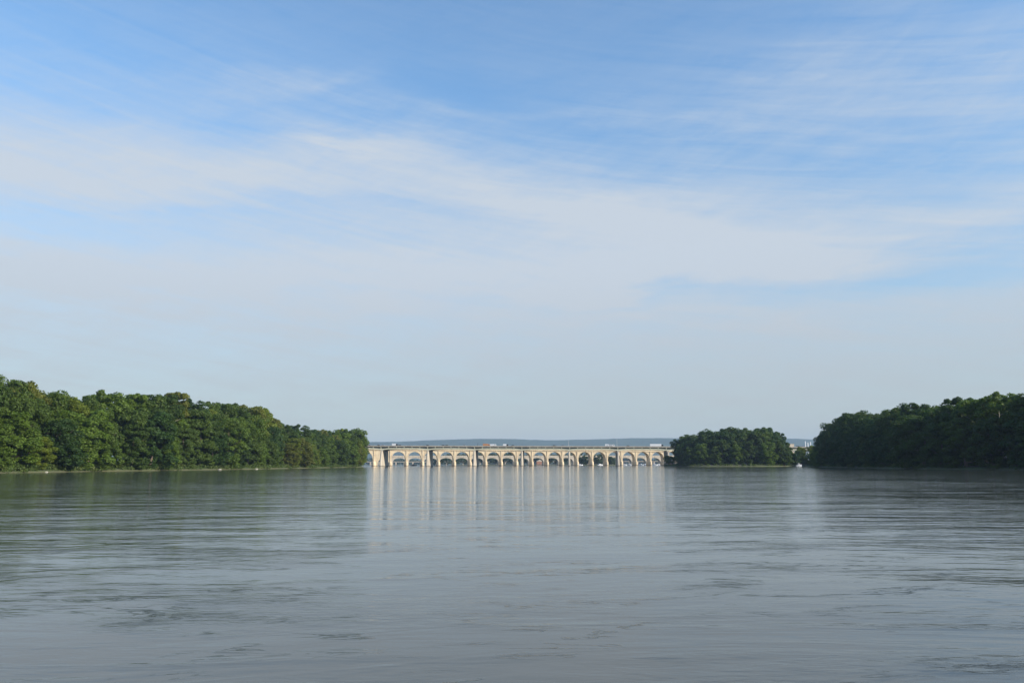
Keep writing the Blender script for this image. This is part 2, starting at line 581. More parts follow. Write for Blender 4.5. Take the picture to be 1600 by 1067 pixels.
# ------------------------------------------------------------------ foliage meshes
def leaf_mesh(name, cen, rad, per, size, seed, m, flat=0.92):
    """leaf sprays scattered over many overlapping clumps: cen (n,3), rad (n,), per leaves on each"""
    r = np.random.default_rng(seed)
    n = len(cen)
    idx = np.repeat(np.arange(n), per)
    N = len(idx)
    d = r.normal(size=(N, 3))
    d /= np.linalg.norm(d, axis=1)[:, None]
    d[:, 2] = np.where(d[:, 2] < -0.75, -d[:, 2], d[:, 2])
    k = r.uniform(0.55, 1.08, N) ** 0.8
    c = cen[idx] + d * (rad[idx] * k)[:, None] * np.array([1, 1, flat])
    nrm = d * 1.25 + r.normal(size=(N, 3)) * 0.62
    nrm[:, 2] += 0.10
    nrm /= np.linalg.norm(nrm, axis=1)[:, None]
    a = np.cross(nrm, r.normal(size=(N, 3)))
    a /= np.linalg.norm(a, axis=1)[:, None]
    b = np.cross(nrm, a)
    s = size * r.uniform(0.55, 1.25, N)
    w = s * r.uniform(0.45, 0.9, N)
    A, B = a * s[:, None], b * w[:, None]
    V = np.stack([c - A, c - B * 0.9 + A * 0.1, c + A, c + B], axis=1).reshape(-1, 3)
    me = bpy.data.meshes.new(name)
    me.vertices.add(4 * N)
    me.vertices.foreach_set('co', V.astype(np.float32).ravel())
    me.loops.add(4 * N)
    me.loops.foreach_set('vertex_index', np.arange(4 * N, dtype=np.int32))
    me.polygons.add(N)
    me.polygons.foreach_set('loop_start', np.arange(0, 4 * N, 4, dtype=np.int32))
    try:
        me.polygons.foreach_set('loop_total', np.full(N, 4, dtype=np.int32))
    except Exception:
        pass
    me.materials.append(m)
    me.update(calc_edges=True)
    me.validate()
    return me


def width_at(t, shape):
    """crown half width, as a share of the widest, at height share t"""
    if shape == 'oval':
        return max(0.0, 1 - abs((t - 0.58) / 0.50) ** 2.3) ** 0.55 * (0.62 + 0.38 * min(1, t / 0.4))
    if shape == 'skirt':
        return max(0.0, 1 - max(0, (t - 0.30) / 0.72) ** 2.2) ** 0.6 * (0.80 + 0.2 * min(1, t / 0.25))
    if shape == 'tall':
        return max(0.0, 1 - abs((t - 0.62) / 0.42) ** 2.0) ** 0.6
    return max(0.0, 1 - t ** 2.5) ** 0.5


def crown_mesh(name, h, rad, shape, seed, nclump, per, size):
    r = np.random.default_rng(seed)
    rnd = random.Random(seed)
    cen, rr = [], []
    # a few big boughs first, each with its own clumps: an uneven outline with gaps
    nb = 9
    boughs = []
    for i in range(nb):
        t = 0.30 + 0.62 * (i + rnd.uniform(0, .8)) / nb
        if shape == 'skirt': t = 0.10 + 0.82 * (i + rnd.uniform(0, .8)) / nb
        w = width_at(t, shape) * rad
        a = i * 2.4 + rnd.uniform(-.5, .5)
        q = w * rnd.uniform(0.35, 0.72)
        boughs.append((q * math.cos(a), q * math.sin(a), t * h, rad * rnd.uniform(0.40, 0.62)))
    while len(cen) < nclump:
        if rnd.random() < 0.58:
            b = rnd.choice(boughs)
            d = r.normal(size=3)
            d /= np.linalg.norm(d)
            p_ = np.array(b[:3]) + d * b[3] * rnd.uniform(0.45, 1.0) * np.array([1, 1, 0.85])
        else:
            t = rnd.uniform(0.02 if shape == 'skirt' else 0.20, 0.97)
            a = rnd.uniform(0, 2 * PI)
            w = width_at(t, shape) * rad * rnd.uniform(0.6, 1.0)
            p_ = np.array([w * math.cos(a), w * math.sin(a), t * h])
        c_r = rad * rnd.uniform(0.13, 0.31)
        t = p_[2] / h
        if t < 0.03 or p_[2] + c_r * 0.7 > h: continue
        cen.append(p_)
        rr.append(c_r)
    cen, rr = np.array(cen), np.array(rr)
    zt = (cen[:, 2] + rr * 0.7).max()
    cen[:, 2] *= h / zt
    return leaf_mesh(name, cen, rr, per, size, seed + 7, M['leaf'])


def trunk_mesh(name, h, rad, seed, m, r0=0.45):
    rnd = random.Random(seed)
    mb = MB()
    top = h * 0.80
    pts, rs = [], []
    bx = by = 0.0
    for i in range(8):
        t = i / 7
        pts.append((bx, by, -1.0 + (top + 1.0) * t))
        rs.append(r0 * (1.25 - 1.12 * t) if i else r0 * 1.5)
        bx += rnd.uniform(-.35, .35)
        by += rnd.uniform(-.35, .35)
    mb.tube(pts, rs, 8)
    for k in range(9):
        i = rnd.randint(2, 6)
        b = Vector(pts[i])
        a = k * 2.4 + rnd.uniform(-.4, .4)
        L = rad * rnd.uniform(0.55, 0.9)
        up = rnd.uniform(0.35, 1.0)
        e = b + Vector((math.cos(a) * L, math.sin(a) * L, up * L))
        md = b.lerp(e, 0.5) + Vector((0, 0, -0.08 * L))
        mb.tube([b, md, e], [rs[i] * 0.55, rs[i] * 0.34, 0.04], 6)
    o = mb.build(name, m)
    me = o.data
    bpy.data.objects.remove(o)
    for pl in me.polygons: pl.use_smooth = True
    return me


# prototypes of unit: 26 m tall
H0 = 26.0
PROTO = []
for i, (shape, rad, nc, per) in enumerate((
        ('oval', 8.2, 105, 150), ('oval', 7.0, 90, 150), ('skirt', 7.2, 120, 145), ('skirt', 8.4, 130, 145),
        ('tall', 6.2, 85, 140), ('oval', 9.2, 115, 150), ('skirt', 6.3, 110, 145), ('tall', 7.4, 90, 145))):
    PROTO.append((shape, rad, crown_mesh('crown', H0, rad, shape, 40 + i, nc, int(per * 1.35), 0.38),
                  trunk_mesh('trunk', H0, rad, 80 + i, M['pale_bark'] if i in (4, 7) else M['bark'])))

# skyline of the photograph: pixel column -> pixel row of the treetops
LSK = [(-300, 560), (-60, 580), (0, 586), (12, 594), (30, 607), (60, 615), (80, 606), (105, 605), (128, 609), (152, 606), (172, 612), (200, 616), (232, 620), (262, 614), (300, 618), (335, 632), (362, 630), (398, 632), (420, 642), (430, 655), (455, 660), (478, 666), (500, 672), (520, 674), (535, 670), (552, 669), (564, 676), (569, 700), (573, 724)]
RSK = [(1262, 716), (1272, 690), (1285, 680), (1300, 660), (1318, 650), (1340, 638), (1362, 645), (1380, 650), (1388, 638), (1420, 626), (1445, 629), (1465, 624), (1500, 616), (1512, 622), (1545, 618), (1572, 607), (1600, 606), (1700, 596), (1900, 575)]
ISK = [(1052, 716), (1056, 700), (1062, 684), (1080, 678), (1095, 673), (1115, 670), (1130, 668), (1150, 667), (1166, 671), (1185, 667), (1208, 667), (1220, 673), (1230, 683), (1238, 697), (1246, 711)]


def px_of(x, y):
    v = ROT.transposed() @ Vector((x, y, 0))
    return 800 + v.x / (-v.z) * FPX


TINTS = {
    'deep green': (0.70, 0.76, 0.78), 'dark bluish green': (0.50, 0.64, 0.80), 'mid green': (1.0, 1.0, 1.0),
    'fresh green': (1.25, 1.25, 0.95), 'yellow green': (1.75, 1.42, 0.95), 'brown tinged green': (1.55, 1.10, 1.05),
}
ORD = ['', 'first', 'second', 'third', 'fourth', 'fifth', 'sixth', 'seventh', 'eighth', 'ninth', 'tenth', 'eleventh', 'twelfth', 'thirteenth',
       'fourteenth', 'fifteenth', 'sixteenth', 'seventeenth', 'eighteenth', 'nineteenth', 'twentieth']
TENS = {20: 'twenty', 30: 'thirty', 40: 'forty', 50: 'fifty', 60: 'sixty'}


def ordinal(n):
    if n <= 20: return ORD[n]
    if n % 10 == 0: return TENS[n][:-1] + 'ieth'
    return TENS[n // 10 * 10] + '-' + ORD[n % 10]


TREES = []


def ground_z(d):
    return lerp_tab([(-3, -0.9), (0, 0.0), (3, 0.65), (7, 1.3), (16, 2.4), (40, 4.0), (700, 10)], d)


def plant(x, y, z, h, kinds, rnd, tint, row, group, wide=1.0):
    sh, rad, cm, tm = PROTO[rnd.choice(kinds)]
    o = empty('tree', (x, y, z), rnd.uniform(0, 2 * PI))
    k = h / H0
    o.scale = (k * wide, k * wide, k)
    c = link('crown', cm, o)
    tr = link('trunk', tm, o)
    b = TINTS[tint]
    j = rnd.uniform(0.90, 1.10)
    c.color = (b[0] * j, b[1] * j, b[2] * j, 1)
    tr.color = (1, 1, 1, 1)
    TREES.append(dict(o=o, px=px_of(x, y), y=y, h=h, tint=tint, row=row, group=group, wide=rad * k * wide / h))
    return o


def pick(rnd, table):
    r = rnd.random() * sum(w for _, w in table)
    for n, w in table:
        r -= w
        if r <= 0: return n
    return table[0][0]


rnd = random.Random(17)
LEFT_T = [('mid green', 5), ('fresh green', 5), ('deep green', 2), ('yellow green', 3), ('brown tinged green', 0.8), ('dark bluish green', 0.8)]
LEFT_B = [('mid green', 3), ('deep green', 4), ('dark bluish green', 2.5), ('fresh green', 2.5), ('yellow green', 1), ('brown tinged green', 0.5)]


def row_along(tab, sgn, y0, y1, step, inset, sk, frac, kinds, tints, row, group, wide=(1.0, 1.25), hcap=36, ymax_px=None):
    y = y0
    while y < y1:
        d = inset + rnd.uniform(-1.8, 1.8)
        x = lerp_tab(tab, y) + sgn * d
        px = px_of(x, y)
        rpx = (6.5 if sgn < 0 else 2.5) * 1270 / y
        if px < 70 or px > 1540: rpx = 0
        top = at(px, max(lerp_tab(sk, px), lerp_tab(sk, px - sgn * rpx)), y).z
        z = ground_z(d) - 0.2
        h = min(hcap, (top - z)) * rnd.uniform(*frac)
        if h > 4:
            plant(x, y, z, h, kinds, rnd, pick(rnd, tints), row, group, rnd.uniform(*wide) * max(1, 17 / max(h, 9)) ** 0.5)
        y += step * rnd.uniform(0.8, 1.25) * (0.8 + 0.2 * y / 400)


# left bank: waterline row, middle row, skyline row
row_along(LSH, -1, 222, 668, 11.5, 5.5, LSK, (0.42, 0.78), (2, 3, 6), LEFT_T, 'waterline row', 'trees along the left bank waterline', (1.25, 1.6))
row_along(LSH, -1, 225, 664, 12.5, 12, LSK, (0.74, 0.93), (0, 1, 2, 3, 5, 6), LEFT_T, 'middle row', 'trees in the middle row of the left wood')
row_along(LSH, -1, 232, 668, 12.5, 20, LSK, (0.89, 1.04), (0, 1, 4, 5, 7), LEFT_B, 'skyline row', 'trees on the skyline of the left wood')
for x, y, ty, kind in ((-131, 672, 669, 0), (-138, 668, 670, 4), (-128, 679, 676, 2), (-127, 664, 688, 3), (-134, 655, 672, 1), (-129, 650, 692, 2), (-141, 650, 673, 5)):
    px = px_of(x, y)
    plant(x, y, 1.2, at(px, ty, y).z - 1.2, (kind,), rnd, pick(rnd, LEFT_T), 'waterline row', 'trees along the left bank waterline', 1.05 if ty < 680 else 1.3)
# right bank
RIGHT_SHADE_T = [('deep green', 4), ('mid green', 1.6), ('dark bluish green', 6), ('fresh green', .5)]  # mix weighted to dark tints: shade of the unlit side put into leaf colour
row_along(RSH, 1, 262, 578, 12.0, 5.0, RSK, (0.55, 0.82), (2, 3, 6), RIGHT_SHADE_T, 'waterline row', 'trees along the right bank waterline', (1.25, 1.6))
row_along(RSH, 1, 266, 585, 12.5, 14, RSK, (0.86, 1.0), (0, 1, 2, 3, 5, 7), RIGHT_SHADE_T, 'skyline row', 'trees on the skyline of the right wood')
row_along(RSH, 1, 275, 560, 20.0, 27, RSK, (0.84, 0.97), (0, 1, 5), RIGHT_SHADE_T, 'skyline row', 'trees on the skyline of the right wood')
# wooded island in front of the bridge
for row, (yy, x0, x1, n, fr, kinds) in {
    'front row': (662, 137, 226, 11, (0.50, 0.72), (2, 3, 6)),
    'second row': (676, 134, 231, 11, (0.80, 0.93), (2, 3, 0)),
    'skyline row': (692, 136, 229, 11, (0.95, 1.0), (0, 1, 5, 3))}.items():
    for i in range(n):
        x = x0 + (x1 - x0) * i / (n - 1) + rnd.uniform(-2, 2)
        y = yy + 9 * abs((x - 180) / 45) ** 2 + rnd.uniform(-2, 2)
        px = px_of(x, y)
        sk = max(lerp_tab(ISK, px), lerp_tab(ISK, px - 5) if px < 1080 else 0, lerp_tab(ISK, px + 4) if px > 1205 else 0)
        h = max(9, (at(px, sk, y).z - 1.0)) * rnd.uniform(*fr)
        plant(x, y, 0.9, h, kinds, rnd, pick(rnd, RIGHT_SHADE_T if row != 'front row' else LEFT_B), 'island ' + row, 'trees on the wooded island', rnd.uniform(1.1, 1.35) * max(1, 16 / h) ** 0.5)
# low trees in the gap between the island and the right bank
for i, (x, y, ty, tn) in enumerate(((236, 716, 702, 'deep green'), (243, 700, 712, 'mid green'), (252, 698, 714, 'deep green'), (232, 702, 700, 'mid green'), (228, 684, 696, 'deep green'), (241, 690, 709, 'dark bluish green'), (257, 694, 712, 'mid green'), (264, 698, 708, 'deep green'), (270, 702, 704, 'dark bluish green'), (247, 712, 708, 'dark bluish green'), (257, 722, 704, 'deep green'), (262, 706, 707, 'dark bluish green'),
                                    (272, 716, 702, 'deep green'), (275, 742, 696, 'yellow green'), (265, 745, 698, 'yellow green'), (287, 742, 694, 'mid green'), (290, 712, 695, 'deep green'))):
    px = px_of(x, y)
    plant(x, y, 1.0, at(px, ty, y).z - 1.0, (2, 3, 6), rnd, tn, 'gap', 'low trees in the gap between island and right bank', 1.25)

PLACE = {
    ('waterline row', 'left'): 'in left bank waterline row', ('middle row', 'left'): 'in left wood middle row',
    ('skyline row', 'left'): 'on the left wood skyline', ('waterline row', 'right'): 'in right bank waterline row',
    ('skyline row', 'right'): 'on the right wood skyline', ('island front row', 'right'): 'in the island front row',
    ('island second row', 'right'): 'in the island middle row', ('island skyline row', 'right'): 'on the island skyline', ('gap', 'right'): 'in the gap beside the island',
}
by = {}
for tr in TREES:
    tr['side'] = 'left' if tr['px'] < 800 else 'right'
    by.setdefault((tr['row'], tr['side']), []).append(tr)
for key, lst in by.items():
    lst.sort(key=lambda a: a['px'])
    for i, tr in enumerate(lst):
        form = 'tall' if tr['h'] > 24 else ('low' if tr['h'] < 14 else ('slender' if tr['wide'] < 0.27 else 'broad'))
        tag(tr['o'], f"{form} {tr['tint']} tree {PLACE[key]}, {ordinal(i + 1)} from left", 'tree', tr['group'])


# shrubs and reeds at the foot of the banks
def shrub_strip(name, tab, sgn, y0, y1, seed, n, hh=(0.6, 2.0), label=''):
    r = np.random.default_rng(seed)
    y = r.uniform(y0, y1, n)
    dist = r.uniform(1.0, 8.0, n)
    x = np.array([lerp_tab(tab, v) for v in y]) + sgn * dist
    rr = r.uniform(*hh, n)
    z = np.array([ground_z(v) for v in dist]) + rr * 0.4
    o = link(name, leaf_mesh(name, np.stack([x, y, z], 1), rr, 34, 0.30, seed, M['shrub'], 0.8))
    return tag(o, label, 'undergrowth', kind='stuff')


shrub_strip('undergrowth', LSH, -1, 215, 668, 2, 1500, label='low bright green scrub along the foot of the left wood')
shrub_strip('undergrowth', RSH, 1, 250, 585, 4, 420, label='low shaded scrub along the foot of the right wood')
r = np.random.default_rng(9)
aa = r.uniform(0, 2 * PI, 260)
qq = r.uniform(0.84, 0.99, 260)
o = link('undergrowth', leaf_mesh('undergrowth', np.stack([180 + 51 * qq * np.cos(aa), 690 + 42 * qq * np.sin(aa), 1.2 + 0 * aa], 1), r.uniform(.6, 1.6, 260), 34, 0.34, 9, M['shrub'], 0.8))
tag(o, 'low scrub round the waterline of the wooded island', 'undergrowth', kind='stuff')


def understorey(name, tab, sgn, y0, y1, seed, n, d0, d1, zmax, label):
    r = np.random.default_rng(seed)
    y = r.uniform(y0, y1, n)
    dist = r.uniform(d0, d1, n)
    x = np.array([lerp_tab(tab, v) for v in y]) + sgn * dist
    z = np.array([ground_z(v) for v in dist]) + r.uniform(0.3, zmax, n)
    o = link(name, leaf_mesh(name, np.stack([x, y, z], 1), r.uniform(1.6, 2.8, n), 60, 0.60, seed, M['far_leaf'], 0.8))
    return tag(o, label, 'undergrowth', kind='stuff')


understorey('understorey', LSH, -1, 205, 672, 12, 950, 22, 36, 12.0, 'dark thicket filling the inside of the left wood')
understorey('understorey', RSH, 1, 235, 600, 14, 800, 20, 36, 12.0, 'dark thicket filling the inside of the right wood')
r = np.random.default_rng(19)
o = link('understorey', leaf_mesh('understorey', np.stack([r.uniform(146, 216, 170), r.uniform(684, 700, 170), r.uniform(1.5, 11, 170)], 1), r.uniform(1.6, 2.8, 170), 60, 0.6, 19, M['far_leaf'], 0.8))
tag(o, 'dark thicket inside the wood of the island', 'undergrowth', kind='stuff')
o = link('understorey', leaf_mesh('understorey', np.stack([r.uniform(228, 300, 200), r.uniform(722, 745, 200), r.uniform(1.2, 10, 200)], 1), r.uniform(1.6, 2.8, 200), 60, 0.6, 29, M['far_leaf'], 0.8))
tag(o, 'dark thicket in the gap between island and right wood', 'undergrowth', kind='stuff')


# far woods that read as one mass
def far_wood(name, pts, seed, per, size, label):
    cen, rr = [], []
    r = random.Random(seed)
    for (x, y, h, w) in pts:
        for k in range(7):
            t = r.uniform(0.15, 0.86)
            cen.append((x + r.uniform(-w, w) * 0.6, y + r.uniform(-w, w) * .6, h * t))
            rr.append(w * r.uniform(.45, .7))
    o = link(name, leaf_mesh(name, np.array(cen), np.array(rr), per, size, seed, M['far_leaf'], 0.8))
    return tag(o, label, 'wood', kind='stuff')


pts = []
FW = [(672, 716), (692, 707), (715, 704), (745, 705), (770, 706), (800, 704), (830, 706), (860, 708), (880, 706), (905, 705), (940, 706), (962, 712)]
for i in range(110):
    px = 674 + 286 * (i + rnd.random()) / 110
    Y = 1560 + rnd.uniform(0, 90)
    q = at(px, lerp_tab(FW, px), Y)
    pts.append((q.x, Y, q.z * rnd.uniform(.85, 1.0), 6.5))
far_wood('far_wood', pts, 31, 30, 1.4, 'dark wooded islet seen through the middle arches')
pts = []
for i in range(26):
    px = 902 + 58 * (i + rnd.random()) / 26
    Y = 1215 + rnd.uniform(0, 35)
    q = at(px, 708 + 5 * abs((px - 930) / 30) ** 2, Y)
    pts.append((q.x, Y, q.z * rnd.uniform(.85, 1.0), 4.2))
far_wood('far_wood', pts, 33, 60, 0.8, 'dark clump of trees filling the arches left of the tallest lamp post')
pts = []
for i in range(330):
    px = 470 + 830 * (i + rnd.random()) / 330
    Y = 3150 + rnd.uniform(0, 150)
    q = at(px, 716.5 + 2.0 * math.sin(px * 0.05) + rnd.uniform(-1, 1), Y)
    pts.append((q.x, Y, max(8, q.z), 12))
far_wood('far_wood', pts, 32, 22, 2.6, 'hazy line of riverside trees far upstream under the ridge')


# ------------------------------------------------------------------ highway bridge (nearest)
def hx(px):
    """position along the deck of photo column px"""
    tt = (px - 800) / 1270.0
    return (tt * 860 - 60.2) / (1 + 0.07 * tt)


hb_ang = math.atan2(-0.07, 1)
road = empty('highway_bridge', (60.2, 860, 0), hb_ang)
tag(road, 'long pale highway bridge on tall wall piers, crossing the river in front', 'bridge')
LK = 1 / math.cos(hb_ang)
U = lambda px: hx(px) * LK


def dz(u):
    return 22.2 - 0.0062 * (u + 180)       # top of the railing


u_a, u_b = U(470), U(1420)
pier_px = [519, 596, 668, 741, 815, 889, 965.3, 1043.5, 1122, 1201, 1281, 1362]
pu = [U(p_) for p_ in pier_px]
W0, W1 = -1.0, 27.0
N = 120
us = [u_a + (u_b - u_a) * i / N for i in range(N + 1)]


def along(name, prof, m, uu=us, parent=road):
    """prof(u) gives the closed section (v, z) at u"""
    mb = MB()
    mb.loft([[(u, v, z) for v, z in prof(u)] for u in uu])
    return mb.build(name, m, parent)


along('deck', lambda u: [(-1.2, dz(u) - 1.25), (27.2, dz(u) - 1.25), (27.2, dz(u) - 0.85), (-1.2, dz(u) - 0.85)], M['pale_concrete'], us[::8])
along('roadway', lambda u: [(-0.6, dz(u) - 0.846), (26.6, dz(u) - 0.846), (26.6, dz(u) - 0.80), (-0.6, dz(u) - 0.80)], M['asphalt'], us[::8])
along('parapet', lambda u: [(-1.30, dz(u) - 1.05), (-0.9, dz(u) - 0.95), (-0.95, dz(u)), (-1.25, dz(u))], M['pale_concrete'], us[::8])
along('parapet', lambda u: [(26.9, dz(u) - 0.95), (27.3, dz(u) - 1.05), (27.25, dz(u)), (26.95, dz(u))], M['pale_concrete'], us[::8])
along('median_barrier', lambda u: [(12.7, dz(u) - 0.79), (13.3, dz(u) - 0.79), (13.08, dz(u) - 0.0), (12.92, dz(u) - 0.0)], M['pale_concrete'], us[::8])


def haunch(u):
    d = min(abs(u - q) for q in pu)
    return 2.35 + 1.0 * max(0.0, 1 - d / 14.0) ** 1.6


fineu = [u_a + (u_b - u_a) * i / 480 for i in range(481)]
for v in (0.40, 8.5, 17.0, 25.0):
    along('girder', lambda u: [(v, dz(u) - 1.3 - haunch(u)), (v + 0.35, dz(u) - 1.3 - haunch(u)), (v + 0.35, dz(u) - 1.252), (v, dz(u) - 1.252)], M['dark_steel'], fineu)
# lower flange stands proud and catches the sun
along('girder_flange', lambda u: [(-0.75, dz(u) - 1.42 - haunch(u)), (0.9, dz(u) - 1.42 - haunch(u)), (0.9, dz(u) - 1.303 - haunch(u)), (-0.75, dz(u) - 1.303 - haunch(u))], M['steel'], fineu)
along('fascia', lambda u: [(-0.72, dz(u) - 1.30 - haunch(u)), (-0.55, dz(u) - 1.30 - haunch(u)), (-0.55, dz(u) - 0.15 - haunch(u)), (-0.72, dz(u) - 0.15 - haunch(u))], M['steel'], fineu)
# cantilever brackets under the edge of the deck
k = 0
u = u_a + 3
bk = MB()
bk.prism([(-1.15, -1.253), (0.397, -1.253), (0.397, -3.4), (-0.6, -3.4)], -0.5, 0.5, 'x')
b0 = bk.build('bracket', M['steel'], road)
b0.location = (u, 0, dz(u))
for k in range(1, 98):
    uu = u_a + 3 + 8.45 * k * 0.86 * 1.163
    if uu > u_b - 2: break
    c = b0.copy()
    col.objects.link(c)
    c.parent = road
    c.location = (uu, 0, dz(uu))
# wall piers with a long battered nose
for i, q in enumerate(pu):
    zt = dz(q) - 1.44 - haunch(q)
    mb = MB()
    w, nose = 1.35, 1.4
    rings = []
    for z, ex, ww in ((-3.0, 7.6, 1.4), (0.4, 7.0, 1.3), (2.4, 6.4, 1.15), (zt - 2.0, 3.2, 1.02), (zt - 1.2, 3.0, 1.02)):
        rings.append([(q - ww, 26 + .3, z), (q + ww, 26 + .3, z), (q + ww, -ex + 0.9, z), (q + ww * 0.45, -ex, z), (q - ww * 0.45, -ex, z), (q - ww, -ex + 0.9, z)])
    mb.loft(rings)
    pr = mb.build('pier', M['pale_concrete'], road)
    cp = MB()
    cp.box(q - 1.15, q + 1.15, -0.85, 26.6, zt - 1.197, zt)
    cp.build('pier_cap', M['pale_concrete'], pr)

# ------------------------------------------------------------------ arched railway viaduct behind it
va = math.atan(0.191 / 0.982)
via = empty('arch_viaduct', (15.6, 1040, 0), va)
tag(via, 'cream concrete railway viaduct of round arches just behind the highway bridge', 'bridge')
SP, VD = 20.0, 10.5
ZT = lambda u: 20.6 - 0.004 * u
bays = list(range(-13, 15))


def arch_wall(name, parent, x0, half, rad, zc, zt, zsp, D, m, ry=None, n=16, zbot=-3.0):
    """one bay of wall between x0-half and x0+half, pierced by an arch; open soffit and jambs"""
    ry = ry or rad
    pts = [(x0 - rad, zbot)] + [(x0 + rad * math.cos(PI - PI * i / n), zsp + ry * math.sin(PI - PI * i / n)) for i in range(n + 1)] + [(x0 + rad, zbot)]
    out = [(x0 - half, zbot)] + [(x0 - half + 2 * half * i / n, zt(x0 - half + 2 * half * i / n)) for i in range(n + 1)] + [(x0 + half, zbot)]
    k = len(pts)
    vs = [(a, 0, b) for a, b in pts] + [(a, 0, b) for a, b in out] + [(a, D, b) for a, b in pts] + [(a, D, b) for a, b in out]
    fs = []
    for i in range(k - 1):
        fs.append((i, i + 1, k + i + 1, k + i))
        fs.append((2 * k + i, 3 * k + i, 3 * k + i + 1, 2 * k + i + 1))
        fs.append((i, 2 * k + i, 2 * k + i + 1, i + 1))
    for i in range(1, k - 2):
        fs.append((k + i, k + i + 1, 3 * k + i + 1, 3 * k + i))
    mb = MB()
    mb.add(vs, fs)
    return mb.build(name, m, parent)


for b in bays:
    x0 = b * SP
    if b == -9:
        arch_wall('arch', via, x0, SP / 2, 5.2, 0, ZT, 3.2, VD, M['arch_concrete'], 5.4)
    else:
        arch_wall('arch', via, x0, SP / 2, 8.45, 0, ZT, 9.0, VD, M['arch_concrete'], 8.7)
    # raised arch ring
    if b != -9:
        mb = MB()
        n = 20
        rings = []
        for i in range(n + 1):
            a = PI - PI * i / n
            rings.append([(x0 + rr_ * math.cos(a), y_, 9.0 + (rr_ + 0.25) * math.sin(a)) for rr_, y_ in ((8.42, -0.22), (9.35, -0.22), (9.35, 0.12), (8.42, 0.12))])
        mb.loft(rings)
        mb.build('arch_ring', M['arch_concrete'], via)
    # pier foot with rounded nose
    xp = x0 + SP / 2
    mb = MB()
    sec = [(-2.15, 0.05), (-2.15, VD + .3), (2.15, VD + .3), (2.15, 0.05), (1.5, -1.2), (0.6, -2.1), (-0.6, -2.1), (-1.5, -1.2)]
    mb.loft([[(xp + sx_ * s, sy_ * (s if sy_ < 0 else 1), z) for sx_, sy_ in sec] for z, s in ((-3, 1.12), (3.6, 1.0), (4.9, 0.97), (5.6, 0.62))])
    mb.build('pier', M['arch_concrete'], via)
    mb = MB()
    mb.box(xp - 0.55, xp + 0.55, -0.55, -0.003, 5.4, ZT(xp) - 1.6)
    mb.build('pilaster', M['arch_concrete'], via)
uu = [(-13.5 + i) * SP for i in range(29)]
along('cornice', lambda u: [(-1.0, ZT(u) - 1.55), (VD + 1.0, ZT(u) - 1.55), (VD + 1.0, ZT(u) - 0.9), (-1.0, ZT(u) - 0.9)], M['arch_concrete'], uu, via)
along('parapet', lambda u: [(-0.8, ZT(u) - 0.897), (-0.4, ZT(u) - 0.897), (-0.4, ZT(u) + 0.5), (-0.8, ZT(u) + 0.5)], M['arch_concrete'], uu, via)

# ------------------------------------------------------------------ second, lower arch bridge
sec_b = empty('arch_bridge', (40, 1310, 0), R(8))
tag(sec_b, 'lower flat arched bridge glimpsed through the arches of the viaduct', 'bridge')
SP3 = 24.4
Z3 = lambda u: 15.0
for b in range(-10, 12):
    arch_wall('arch', sec_b, b * SP3, SP3 / 2, 10.1, 0, Z3, 6.4, 11.0, M['far_concrete'], 5.6)
    mb = MB()
    xp = b * SP3 + SP3 / 2
    mb.loft([[(xp - w, -2.4, z), (xp + w, -2.4, z), (xp + w, -.003, z), (xp - w, -.003, z)] for z, w in ((-3, 2.6), (5.5, 2.1), (6.6, 1.4))])
    mb.build('pier', M['far_concrete'], sec_b)
uu = [(-10.5 + i) * SP3 for i in range(23)]
along('parapet', lambda u: [(-0.5, 14.1), (-0.003, 14.1), (-0.003, 15.7), (-0.5, 15.7)], M['far_concrete'], uu, sec_b)

# ------------------------------------------------------------------ low pale girder bridge farther upstream
low = empty('girder_bridge', (20, 1800, 0), R(3))
tag(low, 'low pale girder bridge on slim piers, farthest upstream behind the arches', 'bridge')
mb = MB()
mb.box(-360, 420, 0, 9, 6.6, 8.1)
mb.build('deck', M['pale_concrete'], low)
mb = MB()
mb.box(-1.3, 1.3, 0.3, 8.7, -3, 6.597)
p0 = mb.build('pier', M['far_concrete'], low)
p0.location.x = -350
for k in range(1, 42):
    c = p0.copy()
    col.objects.link(c)
    c.parent = low
    c.location.x = -350 + 18.5 * k


# ------------------------------------------------------------------ traffic and lamps on the highway bridge
def on_deck(px, v):
    u = U(px)
    p_ = Vector((60.2, 860, 0)) + Matrix.Rotation(hb_ang, 3, 'Z') @ Vector((u, v, 0))
    return p_.x, p_.y, dz(u) - 0.80


def wheel_mesh(r=0.34, w=0.22):
    mb = MB()
    n = 16
    mb.loft([[(math.cos(2 * PI * k / n) * rr_, y_, math.sin(2 * PI * k / n) * rr_) for k in range(n)] for rr_, y_ in ((r * .85, -w / 2), (r, -w / 2 + .03), (r, w / 2 - .03), (r * .85, w / 2))])
    o = mb.build('wheel', M['tyre'])
    me = o.data
    bpy.data.objects.remove(o)
    return me


WH = wheel_mesh()
WHB = wheel_mesh(0.5, 0.3)


